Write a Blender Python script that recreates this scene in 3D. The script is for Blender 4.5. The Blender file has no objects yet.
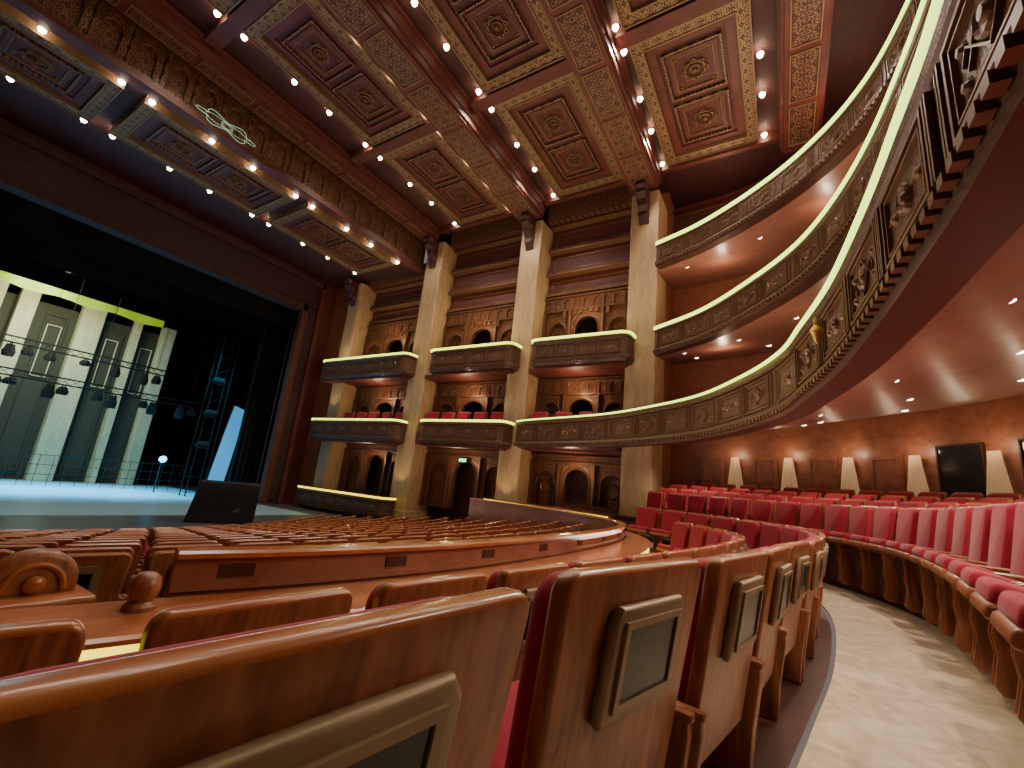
import bpy, bmesh, math, random
from mathutils import Vector, Matrix
random.seed(4)
COL=bpy.context.scene.collection
# ------------------------------------------------------------------ materials
class NT:
    def __init__(s,name):
        s.mat=bpy.data.materials.new(name);s.mat.use_nodes=True;s.t=s.mat.node_tree
        s.b=s.t.nodes['Principled BSDF']
    def n(s,t,**k):
        x=s.t.nodes.new(t)
        for a,b in k.items(): setattr(x,a,b)
        return x
    def l(s,a,b): s.t.links.new(a,b)
    def m(s,op,a,b=None,c=None):
        x=s.n('ShaderNodeMath',operation=op)
        for i,v in enumerate((a,b,c)):
            if v is None: continue
            if isinstance(v,(int,float)): x.inputs[i].default_value=v
            else: s.l(v,x.inputs[i])
        return x.outputs[0]
    def coords(s,uv=False):
        tc=s.n('ShaderNodeTexCoord');sp=s.n('ShaderNodeSeparateXYZ')
        s.l(tc.outputs['UV' if uv else 'Object'],sp.inputs[0]);return tc,sp
    def mix(s,f,a,b):
        x=s.n('ShaderNodeMix',data_type='RGBA')
        s.l(f,x.inputs[0]) if not isinstance(f,(int,float)) else setattr(x.inputs[0],'default_value',f)
        for i,v in ((6,a),(7,b)):
            if isinstance(v,tuple): x.inputs[i].default_value=(*v,1)
            else: s.l(v,x.inputs[i])
        return x.outputs[2]
def wood(name,c1,c2,rough=.28,scale=(2,14,14),coat=.3,vary=True):
    q=NT(name);tc=q.n('ShaderNodeTexCoord');mp=q.n('ShaderNodeMapping');mp.inputs['Scale'].default_value=scale
    q.l(tc.outputs['Object'],mp.inputs[0])
    if vary:
        oi=q.n('ShaderNodeObjectInfo');mu=q.m('MULTIPLY',oi.outputs['Random'],40.0)
        q.l(mu,mp.inputs['Location'])
    ns=q.n('ShaderNodeTexNoise');ns.inputs['Scale'].default_value=1.6;ns.inputs['Detail'].default_value=6;ns.inputs['Distortion'].default_value=.6
    q.l(mp.outputs[0],ns.inputs[0])
    f=q.m('MULTIPLY_ADD',ns.outputs[0],2.6,-.8)
    cl=q.n('ShaderNodeClamp');q.l(f,cl.inputs[0])
    q.l(q.mix(cl.outputs[0],c1,c2),q.b.inputs['Base Color'])
    q.b.inputs['Roughness'].default_value=rough;q.b.inputs['Coat Weight'].default_value=coat;q.b.inputs['Coat Roughness'].default_value=.2
    return q.mat
def plain(name,c,rough=.5,metal=0,sheen=0):
    q=NT(name);ns=q.n('ShaderNodeTexNoise');ns.inputs['Scale'].default_value=9;ns.inputs['Detail'].default_value=3
    tc=q.n('ShaderNodeTexCoord');q.l(tc.outputs['Object'],ns.inputs[0])
    q.l(q.mix(ns.outputs[0],tuple(x*.82 for x in c),tuple(min(1,x*1.15) for x in c)),q.b.inputs['Base Color'])
    q.b.inputs['Roughness'].default_value=rough;q.b.inputs['Metallic'].default_value=metal;q.b.inputs['Sheen Weight'].default_value=sheen
    return q.mat
def emit(name,c,s,base=None):
    q=NT(name);q.b.inputs['Base Color'].default_value=(*(base or c),1);q.b.inputs['Emission Color'].default_value=(*c,1);q.b.inputs['Emission Strength'].default_value=s
    return q.mat
def ornate(name,bg,fg,s=1.5,axes='XY',uv=False,th=.1,metal=.5,rough=.45,bump=.5):
    q=NT(name);tc,sp=q.coords(uv)
    u=sp.outputs[axes[0]];v=sp.outputs[axes[1]]
    a=q.m('MULTIPLY',q.m('PINGPONG',q.m('MULTIPLY',u,float(s)),.5),2.)
    b=q.m('MULTIPLY',q.m('PINGPONG',q.m('MULTIPLY',v,float(s)),.5),2.)
    w1=q.m('SINE',q.m('ADD',q.m('MULTIPLY',a,8.),q.m('MULTIPLY',q.m('SINE',q.m('MULTIPLY',b,7.)),3.)))
    w2=q.m('COSINE',q.m('ADD',q.m('MULTIPLY',b,9.),q.m('MULTIPLY',q.m('SINE',q.m('MULTIPLY',a,6.)),3.)))
    w=q.m('MULTIPLY',w1,w2)
    f=q.m('MULTIPLY_ADD',w,6.,-6.*th);cl=q.n('ShaderNodeClamp');q.l(f,cl.inputs[0]);f=cl.outputs[0]
    q.l(q.mix(f,bg,fg),q.b.inputs['Base Color'])
    q.l(q.m('MULTIPLY',f,metal),q.b.inputs['Metallic']);q.b.inputs['Roughness'].default_value=rough
    bp=q.n('ShaderNodeBump');bp.inputs['Strength'].default_value=bump;bp.inputs['Distance'].default_value=.03
    q.l(f,bp.inputs['Height']);q.l(bp.outputs[0],q.b.inputs['Normal'])
    return q.mat
def stone(name,c1,c2,scale=(1.5,1.5,.25),rough=.4,detail=4):
    q=NT(name);tc=q.n('ShaderNodeTexCoord');mp=q.n('ShaderNodeMapping');mp.inputs['Scale'].default_value=scale
    q.l(tc.outputs['Object'],mp.inputs[0]);ns=q.n('ShaderNodeTexNoise');ns.inputs['Scale'].default_value=2.5;ns.inputs['Detail'].default_value=detail;ns.inputs['Distortion'].default_value=1.2
    q.l(mp.outputs[0],ns.inputs[0]);f=q.m('MULTIPLY_ADD',ns.outputs[0],2.4,-.7);cl=q.n('ShaderNodeClamp');q.l(f,cl.inputs[0])
    q.l(q.mix(cl.outputs[0],c1,c2),q.b.inputs['Base Color']);q.b.inputs['Roughness'].default_value=rough
    return q.mat
W_SEAT=wood('seat_wood',(.17,.050,.022),(.40,.135,.058),.40,(18,18,1.1),.12)
W_RAIL=wood('seat_rail_wood',(.33,.092,.034),(.46,.155,.058),.26,(9,2,9),.35)
W_RED=wood('red_wood',(.078,.015,.011),(.135,.029,.019),.55,(1,1,6),0,False)
W_DARK=wood('dark_red_wood',(.035,.008,.007),(.060,.014,.011),.65,(1,1,5),0,False)
W_WARM=wood('warm_wood',(.21,.066,.036),(.32,.115,.062),.42,(2,2,3),.1,False)
W_SOF=wood('soffit_wood',(.23,.092,.060),(.32,.135,.090),.42,(2.5,2.5,2.5),.1,False)
O_CEIL=ornate('gilded_ceiling_border',(.065,.011,.009),(.38,.25,.12),2.6,'XY',th=.10,bump=.5,metal=.3,rough=.55)
O_BEAM=ornate('gilded_beam_underside',(.060,.011,.009),(.24,.13,.065),1.9,'XY',th=.22,bump=.4,metal=.2,rough=.55)
O_FIELD=ornate('carved_ceiling_field',(.072,.008,.008),(.125,.028,.017),2.2,'XY',th=.25,metal=.1,rough=.55)
O_WALL=ornate('carved_wall',(.045,.010,.007),(.27,.115,.045),3.4,'XZ',th=.05,metal=.2,bump=.8)
O_YZ=ornate('carved_frieze',(.070,.017,.012),(.27,.145,.07),2.2,'YZ',th=.05,metal=.3)
O_PROS=ornate('carved_proscenium',(.028,.006,.009),(.075,.02,.02),1.6,'YZ',th=.05,metal=.2)
O_TIER=ornate('carved_bronze_parapet',(.032,.011,.008),(.20,.088,.040),4.4,'XY',uv=True,th=.0,metal=.3,bump=.7)
BRONZE=plain('bronze_gilt',(.14,.060,.030),.42,.4)
BRONZED=plain('dark_bronze',(.070,.026,.016),.40,.25)
GOLD=plain('gold_trim',(.22,.11,.048),.42,.4)
GOLDC=plain('ceiling_gilt',(.27,.16,.078),.5,.3)
VEL=plain('crimson_velvet',(.33,.005,.026),.88,0,.12)
FRAME=plain('screen_frame_bronze',(.29,.195,.115),.45,.3)
SCR=plain('screen_glass',(.007,.008,.011),.28)
BLACK=plain('black_matte',(.003,.003,.004),.95)
BLK2=plain('black_satin',(.008,.008,.010),.55)
ST_COL=stone('column_stone',(.34,.21,.105),(.50,.34,.18),(1.5,1.5,.3),.5)
ST_FL=stone('aisle_marble',(.48,.36,.23),(.76,.62,.43),(2,2,2),.5,9)
F_STALL=plain('stalls_floor_wood',(.08,.025,.015),.5)
F_STAGE=plain('stage_floor_grey',(.085,.085,.09),.35)
F_CYC=plain('cyan_lit_floor',(.30,.46,.54),.4)  # cyan stage light on the floor, put into a pale added sheet
GL_T=emit('tier_glow',(.70,1.0,.14),2.8)
GL_U=emit('upper_tier_glow',(.70,1.0,.12),3.0)
GL_Y=emit('yellow_glow',(1.0,.78,.02),2.6)
GL_X=emit('box_edge_glow',(.84,1.0,.10),2.8)
GL_B=emit('bulb_glow',(1.0,.84,.64),26)
GL_D=emit('downlight_glow',(1.0,.82,.62),14)
CREAM=emit('light_cone_glow',(1.0,.64,.34),.16,(.50,.34,.19))  # lamp light washing down the wall, built as a glowing flared sheet
GLASS=plain('dark_window_glass',(.02,.022,.02),.08)
GREEN=emit('exit_green',(.1,.9,.3),.8)
CYAN=emit('cyan_light',(.04,.55,1.0),6)
SETC=stone('set_column_paint',(.44,.41,.24),(.64,.60,.37),(2,2,.4),.8)
SETD=plain('set_wall_paint',(.048,.048,.032),.9)
BORD=emit('glowing_border_cloth',(.42,.66,.015),.42,(.20,.30,.02))  # the cloth is no lamp; its stage lighting is put in as emission
STEEL=plain('steel',(.05,.055,.06),.5,.6)
# ------------------------------------------------------------------ mesh builder
class MB:
    def __init__(s): s.v=[];s.f=[];s.mi=[];s.uv={}
    def add(s,vs,fs,m=0,M=None,uv=None):
        o=len(s.v)
        for i,p in enumerate(vs):
            p=Vector(p)
            if M is not None: p=M@p
            s.v.append(p)
            if uv: s.uv[o+i]=uv[i]
        for f in fs: s.f.append([o+i for i in f]);s.mi.append(m)
    def box(s,x0,x1,y0,y1,z0,z1,m=0,M=None):
        s.add([(x0,y0,z0),(x1,y0,z0),(x1,y1,z0),(x0,y1,z0),(x0,y0,z1),(x1,y0,z1),(x1,y1,z1),(x0,y1,z1)],
              [(3,2,1,0),(4,5,6,7),(0,1,5,4),(1,2,6,5),(2,3,7,6),(3,0,4,7)],m,M)
    def bbox(s,x0,x1,y0,y1,z0,z1,r=.02,seg=2,m=0,M=None):
        bm=bmesh.new();bmesh.ops.create_cube(bm,size=1)
        for v in bm.verts: v.co=Vector(((x0+x1)/2+v.co.x*(x1-x0),(y0+y1)/2+v.co.y*(y1-y0),(z0+z1)/2+v.co.z*(z1-z0)))
        bmesh.ops.bevel(bm,geom=list(bm.edges),offset=r,segments=seg,affect='EDGES',profile=.5)
        s.bm(bm,m,M)
    def bm(s,bm,m=0,M=None):
        bm.verts.index_update();s.add([v.co.copy() for v in bm.verts],[[v.index for v in f.verts] for f in bm.faces],m,M);bm.free()
    def poly(s,pts,d,r=0,seg=2,m=0,M=None,mtop=None,ztop=0):
        bm=bmesh.new();vs=[bm.verts.new((0,a,b)) for a,b in pts];f=bm.faces.new(vs)
        e=bmesh.ops.extrude_face_region(bm,geom=[f]);
        for g in e['geom']:
            if isinstance(g,bmesh.types.BMVert): g.co.x+=d
        bmesh.ops.recalc_face_normals(bm,faces=bm.faces)
        if r:
            ed=[x for x in bm.edges if abs(x.verts[0].co.x-x.verts[1].co.x)<1e-6]
            bmesh.ops.bevel(bm,geom=ed,offset=r,segments=seg,affect='EDGES',profile=.5)
        o=len(s.mi);fl=[(f.calc_center_median().z,len(f.verts)) for f in bm.faces]
        s.bm(bm,m,M)
        if mtop is not None:
            for i,(zz,k) in enumerate(fl):
                if zz>ztop and k<=6: s.mi[o+i]=mtop
    def lathe(s,prof,n=20,m=0,M=None,cap=True):
        vs=[];fs=[];k=len(prof)
        for i in range(n):
            a=2*math.pi*i/n
            for r,z in prof: vs.append((r*math.cos(a),r*math.sin(a),z))
        for i in range(n):
            j=(i+1)%n
            for q in range(k-1): fs.append((i*k+q,j*k+q,j*k+q+1,i*k+q+1))
        if cap: fs.append([i*k for i in range(n)][::-1]);fs.append([i*k+k-1 for i in range(n)])
        s.add(vs,fs,m,M)
    def sweep(s,path,prof,ms=0,closed=True,cap=True):
        k=len(prof);pl=[0]
        for i in range(1,k+1):
            a=prof[i-1];b=prof[i%k];pl.append(pl[-1]+math.hypot(a[0]-b[0],a[1]-b[1]))
        segs=k if closed else k-1
        for q in range(segs):
            m=ms[q] if isinstance(ms,(list,tuple)) else ms
            vs=[];uu=[];L=0
            for i,(x,y,nx,ny) in enumerate(path):
                if i: L+=math.hypot(x-path[i-1][0],y-path[i-1][1])
                for w in (q,(q+1)%k):
                    d,z=prof[w];vs.append((x+nx*d,y+ny*d,z))
                uu+= [(L,pl[q]),(L,pl[q+1])]
            s.add(vs,[(2*i,2*i+1,2*i+3,2*i+2) for i in range(len(path)-1)],m,None,uu)
        if cap and closed:
            for (x,y,nx,ny) in (path[0],path[-1]):
                s.add([(x+nx*d,y+ny*d,z) for d,z in prof],[list(range(k))],ms[0] if isinstance(ms,(list,tuple)) else ms)
    def ring(s,x0,x1,y0,y1,w,z0,z1,m=0,M=None):
        s.box(x0,x1,y0,y0+w,z0,z1,m,M);s.box(x0,x1,y1-w,y1,z0,z1,m,M)
        s.box(x0,x0+w,y0+w,y1-w,z0,z1,m,M);s.box(x1-w,x1,y0+w,y1-w,z0,z1,m,M)
    def tube(s,pts,r,n=8,m=0,closed=False):
        k=len(pts);vs=[];fs=[]
        for i,p in enumerate(pts):
            p=Vector(p);a=Vector(pts[(i-1)%k] if closed or i else pts[i]);b=Vector(pts[(i+1)%k] if closed or i<k-1 else pts[i])
            t=(b-a).normalized();u=t.cross(Vector((0,0,1)))
            if u.length<.05:u=t.cross(Vector((0,1,0)))
            u.normalize();w=t.cross(u)
            for j in range(n):
                an=2*math.pi*j/n;vs.append(p+u*r*math.cos(an)+w*r*math.sin(an))
        for i in range(k if closed else k-1):
            for j in range(n):
                i2=(i+1)%k;fs.append((i*n+j,i*n+(j+1)%n,i2*n+(j+1)%n,i2*n+j))
        s.add(vs,fs,m)
    def arch(s,mp,u0,u1,z0,z1,cu,a,zs,zt,d0,d1,m=0,me=None,rim=0,N=12):
        A=[(cu-a,z0)]
        for i in range(N+1):
            t=math.pi*i/N;x=-math.cos(t);z=abs(math.sin(t))**.75
            A.append((cu+a*x*(1.0+.10*math.sin(t*2)**2),zs+(zt-zs)*z))
        A.append((cu+a,z0))
        vs=[];fs=[]
        top=[(u0,z0)]+[(u0+(u1-u0)*i/N,z1) for i in range(N+1)]+[(u1,z0)]
        for d in (d0,d1):
            o=len(vs)
            for p in A: vs.append(mp(p[0],p[1],d))
            for p in top: vs.append(mp(p[0],p[1],d))
            n=len(A)
            for i in range(n-1): fs.append((o+i,o+i+1,o+n+i+1,o+n+i))
        n=len(A);o=2*n
        for i in range(n-1): fs.append((i,i+1,o+i+1,o+i))
        s.add(vs,fs,m)
        if rim:
            pts=[mp(p[0],p[1],d0) for p in A];s.tube(pts,rim,6,me if me is not None else m)
    def mesh(s,name,mats,smooth=False):
        me=bpy.data.meshes.new(name);me.from_pydata([tuple(v) for v in s.v],[],s.f)
        for m in mats: me.materials.append(m)
        me.polygons.foreach_set('material_index',s.mi)
        if s.uv:
            ul=me.uv_layers.new(name='UVMap')
            for i,l in enumerate(me.loops): ul.data[i].uv=s.uv.get(l.vertex_index,(0,0))
        me.update()
        if smooth:
            try: me.shade_smooth() 
            except Exception: me.polygons.foreach_set('use_smooth',[True]*len(me.polygons))
            try: me.set_sharp_from_angle(angle=math.radians(40))
            except Exception: pass
        return me
def ob(name,me,parent=None,label=None,cat=None,kind=None,group=None,loc=(0,0,0),rz=0):
    o=bpy.data.objects.new(name,me);COL.objects.link(o);o.location=loc;o.rotation_euler=(0,0,rz)
    if parent: o.parent=parent
    if label:o['label']=label
    if cat:o['category']=cat
    if kind:o['kind']=kind
    if group:o['group']=group
    return o
def struct(name,mb,mats,label,cat,smooth=False): return ob(name,mb.mesh(name,mats,smooth),None,label,cat,'structure')
# ------------------------------------------------------------------ paths
def spline(c,step=.2):
    P=[Vector((a,b,0)) for a,b in c];P=[2*P[0]-P[1]]+P+[2*P[-1]-P[-2]];d=[]
    for i in range(1,len(P)-2):
        for k in range(24):
            t=k/24;a,b,cc,e=P[i-1],P[i],P[i+1],P[i+2]
            d.append(.5*((2*b)+(cc-a)*t+(2*a-5*b+4*cc-e)*t*t+(3*b-a-3*cc+e)*t**3))
    d.append(P[-2]);return resample([(p.x,p.y) for p in d],step)
def resample(d,step=None,n=None):
    L=[0]
    for i in range(1,len(d)): L.append(L[-1]+math.hypot(d[i][0]-d[i-1][0],d[i][1]-d[i-1][1]))
    if n is None:n=max(2,int(L[-1]/step))
    out=[];j=0
    for i in range(n+1):
        s=L[-1]*i/n
        while j<len(L)-2 and L[j+1]<s:j+=1
        t=(s-L[j])/max(1e-9,L[j+1]-L[j]);out.append((d[j][0]+(d[j+1][0]-d[j][0])*t,d[j][1]+(d[j+1][1]-d[j][1])*t))
    r=[]
    for i,p in enumerate(out):
        a=out[max(0,i-1)];b=out[min(n,i+1)];tx,ty=b[0]-a[0],b[1]-a[1];q=math.hypot(tx,ty) or 1
        r.append((p[0],p[1],ty/q,-tx/q))
    return r
def off(path,d,step=.2): return resample([(x+nx*d,y+ny*d) for x,y,nx,ny in path],step)
BASE=spline([(-2.0,-5),(-.9,-2.2),(-.56,.0),(-.46,.8),(-.36,1.4),(-.18,2.1),(-.04,2.9),(.08,3.8),(.3,5.2),(.45,7.2),(.35,8.8),(-.2,10.3),(-1.3,11.7),(-3,12.9),(-5.2,13.6),(-8,14.0)],.1)
SMB=spline([(-2.0,-5),(-1.1,-2.2),(-.5,.15),(-.33,1.2),(-.1,2.6),(.08,3.7),(.3,5.2),(.45,7.2),(.35,8.8),(-.2,10.3),(-1.3,11.7),(-3,12.9),(-5.2,13.6),(-8,14.0)],.1)
PART=spline([(-2.78,1.24),(-2.55,2.1),(-2.35,3.5),(-2.3,5.5),(-2.4,7.5),(-2.8,9.3),(-3.6,10.6),(-5,11.6),(-7,12.2),(-9,12.5)],.15)
REAR=spline([(-4.0,18.6),(-1,18.2),(1.8,16.8),(4.2,14.2),(5.4,11),(5.6,6),(5.2,0),(4,-6)],.3)
# ------------------------------------------------------------------ seats
AO=.80
def seat_meshes():
    lean=Matrix(((1,0,.17,-.18),(0,1,0,0),(0,0,1,0),(0,0,0,1)))
    def out(w,wb,z0,z1,r,n=6):
        p=[(-wb,z0),(wb,z0)]
        for i in range(n+1):
            a=math.pi/2*i/n;p.append((w-r+r*math.cos(a),z1-r+r*math.sin(a)))
        for i in range(n+1):
            a=math.pi/2*(1+i/n);p.append((-w+r+r*math.cos(a),z1-r+r*math.sin(a)))
        return p
    D={}
    a=MB();a.poly(out(.375,.335,.26,1.06,.055,8),.060,.018,4,0,lean@Matrix.Translation((-.060,0,0)),1,1.038);D['backrest']=a.mesh('backrest',[W_SEAT,W_RAIL],True)
    a=MB();a.poly(out(.335,.305,.40,1.035,.08),.10,.035,3,0,lean@Matrix.Translation((-.156,0,0)));D['back_cushion']=a.mesh('back_cushion',[VEL],True)
    T=Matrix.Translation((-.22,0,.36))@Matrix.Rotation(math.radians(13),4,'Y')
    a=MB();a.bbox(-.38,0,-.31,.31,.0,.12,.045,3,0,T);D['seat_cushion']=a.mesh('seat_cushion',[VEL],True)
    a=MB();a.bbox(-.39,.02,-.32,.32,-.06,.02,.03,3,0,T);D['seat_pan']=a.mesh('seat_pan',[W_SEAT],True)
    sp_=[(-.12,0),(-.36,0),(-.38,.05),(-.36,.14),(-.38,.30),(-.44,.42),(-.45,.47),(-.40,.50),(-.06,.53),(-.06,.45),(-.10,.2)]
    low=[(-.12,-.36),(-.36,-.36),(-.40,-.30),(-.36,-.1)]+sp_[2:]
    def side(pr):
        a=MB();M=Matrix(((0,1,0,0),(1,0,0,AO/2-.022),(0,0,1,0),(0,0,0,1)))
        a.poly(pr,.044,.012,2,0,M);a.bbox(-.42,-.05,AO/2-.022,AO/2+.022,.495,.53,.013,2,0);return a
    D['armrest']=side(sp_).mesh('armrest',[W_SEAT],True)
    D['armrest_low']=side(low).mesh('armrest',[W_SEAT],True)
    a=MB();pf=[(-.14,-.36),(-.24,-.36),(-.24,-.2),(-.24,.05),(-.30,.20),(-.28,.28),(-.14,.28)]
    a.poly(pf,.62,.02,2,0,Matrix(((0,1,0,0),(1,0,0,-.31),(0,0,1,0),(0,0,0,1))));D['seat_base']=a.mesh('seat_base',[W_DARK],True)
    S=lean@Matrix.Translation((0,0,.80))
    fr=[(-.175,-.15),(.175,-.15),(.192,-.13),(.192,.12),(.165,.16),(-.165,.16),(-.192,.12),(-.192,-.13)]
    R3=Matrix(((0,0,1,.034),(1,0,0,0),(0,1,0,0),(0,0,0,1)))
    a=MB();a.poly(fr,.036,.014,3,0,S);a.ring(-.152,.152,-.112,.122,.020,0,.012,0,S@R3)
    D['screen_frame']=a.mesh('screen_frame',[FRAME],True)
    a=MB();a.box(.026,.040,-.134,.134,-.094,.104,0,S);D['screen']=a.mesh('screen',[SCR])
    def far(sc):
        a=MB();o=out(.375,.335,.28,1.06,.07,3)
        a.poly(o,.060,.018,1,0,lean@Matrix.Translation((-.060,0,0)),4,1.035)
        a.poly(out(.335,.305,.40,1.03,.09,3),.10,.02,1,1,lean@Matrix.Translation((-.156,0,0)))
        a.bbox(-.38,0,-.31,.31,.0,.12,.035,1,1,T);a.bbox(-.39,.02,-.32,.32,-.06,.02,.02,1,0,T)
        for y in (AO/2,-AO/2): 
            a.poly(sp_,.044,0,1,0,Matrix(((0,1,0,0),(1,0,0,y-.022),(0,0,1,0),(0,0,0,1))))
        a.poly(fr,.03,0,1,2,S);a.box(.02,.034,-.134,.134,-.094,.104,3,S)
        a.v=[v*sc for v in a.v]
        return a.mesh('theatre_chair',[W_SEAT,VEL,FRAME,SCR,W_RAIL])
    D['far']=far(1);D['small']=far(.76)
    return D
SM=seat_meshes()
def seat(x,y,z,ang,full,label,group,low=False,key='far',sy=1):
    if not full:
        o=ob('theatre_chair',SM[key],None,label,'chair',None,group,(x,y,z),ang);o.scale=(1,sy,1);return o
    e=ob('theatre_chair',None,None,label,'chair',None,group,(x,y,z),ang);e.empty_display_size=.1;e.scale=(1,sy,1)
    for k in ('backrest','back_cushion','seat_cushion','seat_pan'): ob(k,SM[k],e)
    am=SM['armrest_low' if low else 'armrest']
    ob('armrest',am,e);ob('armrest',am,e,loc=(0,-AO,0))
    if low: ob('seat_base',SM['seat_base'],e)
    f=ob('screen_frame',SM['screen_frame'],e);ob('screen',SM['screen'],f)
    return e
def row(path,z,start,pitch,ok,full,label,group,low=False,key='far',sy=1):
    L=0;nxt=start
    for i in range(1,len(path)):
        d=math.hypot(path[i][0]-path[i-1][0],path[i][1]-path[i-1][1])
        while L+d>=nxt:
            t=(nxt-L)/d;x=path[i-1][0]+(path[i][0]-path[i-1][0])*t;y=path[i-1][1]+(path[i][1]-path[i-1][1])*t
            nx,ny=path[i][2],path[i][3]
            if ok(x,y): seat(x,y,z,math.atan2(ny,nx),full(x,y),label,group,low,key,sy)
            nxt+=pitch
        L+=d
def arcl(path,Y):
    L=0
    for i in range(1,len(path)):
        if path[i][1]>=Y:return L
        L+=math.hypot(path[i][0]-path[i-1][0],path[i][1]-path[i-1][1])
    return L
P=.87
LB="polished wooden theatre chair with crimson cushion and bronze-framed screen"
G1='chairs beside the aisle'
row(BASE,-1.265,arcl(BASE,.51),P,lambda x,y:y<.9,lambda x,y:True,LB,G1,False,'far',1.16)
row(BASE,-1.25,arcl(BASE,1.50),P,lambda x,y:y<2.0,lambda x,y:True,LB,G1,False,'far',1.10)
row(BASE,-1.25,arcl(BASE,2.41),P,lambda x,y:x>-3.2,lambda x,y:y<10,LB,G1,False,'far',1.03)
B2=off(SMB,-.95,.1)
row(B2,-1.465,arcl(B2,.97)-.70*2,.70,lambda x,y:y<11.2,lambda x,y:y<8,"polished wooden theatre chair standing before the glowing ledge",'chairs behind the ledge',False,'far',.78)
PR=.72
for k in range(4):
    pk=off(SMB,1.40+.95*k,.1)
    row(pk,-.77+.17*k,.3+.2*k,PR,lambda x,y:y>.5 and not(y>14.3 and x<-3.4) and y<17.5 and x>-8,lambda x,y:y<9 or k==0,"crimson velvet theatre chair with wooden arms on raised row",'rear raised chair rows',k==0,'far',.76)
CX,CY=-26,5
def inside(x,y):
    if x<-9.0: return y<12.9
    b=min(PART,key=lambda q:(q[0]-x)**2+(q[1]-y)**2)
    return (x-b[0])*b[2]+(y-b[1])*b[3]<-.42
def arcpath(R,y0=-1,y1=13.6,step=.2):
    a0=math.asin(max(-1,(y0-CY)/R));a1=math.asin(min(1,(y1-CY)/R));n=max(4,int(R*(a1-a0)/step))
    return [(CX+R*math.cos(a0+(a1-a0)*i/n),CY+R*math.sin(a0+(a1-a0)*i/n),math.cos(a0+(a1-a0)*i/n),math.sin(a0+(a1-a0)*i/n)) for i in range(n+1)]
fl=MB();R=22.6;k=0
while R>11.9:
    z=-1.54-(22.1-R)*.122
    pp=arcpath(R,-1,13.4,.1)
    row(pp,z,.2+.3*(k%2),.655,lambda x,y:inside(x,y) and y>-.17*x-.5,lambda x,y:False,"small brown wooden stalls chair with red cushion and dark screen",'curved stalls rows',False,'small')
    ap=arcpath(R+.15,-6,15.5,.5);fl.sweep(ap,[(0,z),(-.82,z),(-.82,z-.10)],0,False,False)
    R-=.82;k+=1
struct('floor',fl,[F_STALL],"dark wooden stepped floor under curved stalls rows",'floor')
f2=MB()
f2.sweep(off(SMB,-.5),[(-3,-1.76),(-1.75,-1.76),(-1.75,-1.47),(-.75,-1.47),(-.72,-1.47),(-.72,-1.265),(.5,-1.265)],0,False,False)
struct('floor',f2,[F_STALL],"wooden stepped floor beneath front chair rows",'floor')
f3=MB();f3.sweep(SMB,[(.04,-1.27),(.04,-1.245),(1.30,-1.245)],0,False,False)
struct('floor',f3,[ST_FL],"veined beige marble aisle floor curving between chairs",'floor')
f4=MB();pr=[(1.27,-1.245),(1.27,-.77)]
for k in range(4): pr+=[(1.73+.95*k,-.77+.17*k),(1.73+.95*k,-.77+.17*(k+1))]
pr+=[(7,-.77+.17*4)]
f4.sweep(off(SMB,0,.2),pr,[1]+[0]*12,False,False)
struct('floor',f4,[F_STALL,W_DARK],"raised wooden steps carrying rear chair rows",'floor')
# ------------------------------------------------------------------ partition and ledge
PT=PART
e=ob('stalls_partition',None,None,"long curved red wood partition with rounded top rail",'partition')
a=MB();a.sweep(PT,[(-.09,-.55),(0,-.55),(0,-.68),(.02,-.69),(.02,-.72),(0,-.73),(0,-1.50),(-.09,-1.8)],0)
for i in range(2,len(PT)-2,7):
    x,y,nx,ny=PT[i];M=Matrix(((-ny,nx,0,x),(nx,ny,0,y),(0,0,1,0),(0,0,0,1)));a.box(-.09,.09,0,.008,-.66,-.59,1,M)
ob('panel',a.mesh('panel',[W_WARM,BRONZED]),e)
a=MB();a.sweep(PT,[(-.12,-.53),(-.10,-.51),(.02,-.51),(.04,-.525),(.04,-.55),(-.12,-.55)],0);ob('top_rail',a.mesh('top_rail',[W_RAIL],True),e)
PL=off(PT,.46,.15);b0=PL[0];b1=PL[1];dx,dy=b0[0]-b1[0],b0[1]-b1[1]
PL=resample([(b0[0]+dx*k,b0[1]+dy*k) for k in (9,6,3)]+[(q[0],q[1]) for q in PL],.15)
e2=ob('ledge_counter',None,None,"broad glossy wooden counter ledge with yellow light below",'ledge')
a=MB();a.sweep(PL,[(-.42,-.735),(0.0,-.77),(.03,-.78),(.03,-.80),(-.42,-.77)],0);ob('counter_top',a.mesh('counter_top',[W_RAIL],True),e2)
a=MB();a.sweep(PL,[(.01,-.802),(.01,-.92),(-.05,-.92),(-.05,-.802)],0);ob('light_strip',a.mesh('light_strip',[GL_Y]),e2)
a=MB();a.sweep(PL,[(-.06,-.80),(-.06,-1.48),(-.12,-1.48),(-.12,-.80)],0);ob('base_panel',a.mesh('base_panel',[W_WARM]),e2)
FR=resample([(-9.6,14.2),(-7.4,13.5),(-5.4,12.9),(-4.1,12.3)],.2)
e=ob('curved_rail',None,None,"low wooden rail with yellow glow below side box",'rail')
a=MB();a.sweep(FR,[(-.08,-.52),(.08,-.52),(.08,-.60),(.04,-.62),(.04,-1.5),(-.04,-1.5),(-.04,-.62),(-.08,-.60)],0);ob('rail_body',a.mesh('rail_body',[W_RED]),e)
a=MB();a.sweep(FR,[(.085,-.56),(.10,-.56),(.10,-.76),(.085,-.76)],0);ob('light_strip',a.mesh('light_strip',[GL_Y]),e)
e=ob('carved_end_panel',None,None,"carved wooden end panel with round arched crest and lattice",'carved panel',loc=(-3.18,.82,-1.80))
a=MB();a.bbox(-.16,.16,-.34,.16,0,1.02,.02,2,0);a.bbox(-.20,.20,-.38,.20,1.0,1.06,.02,2,1)
for i in range(7): a.box(.158,.175,-.32+.065*i,-.29+.065*i,.70,.95,1)
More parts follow.
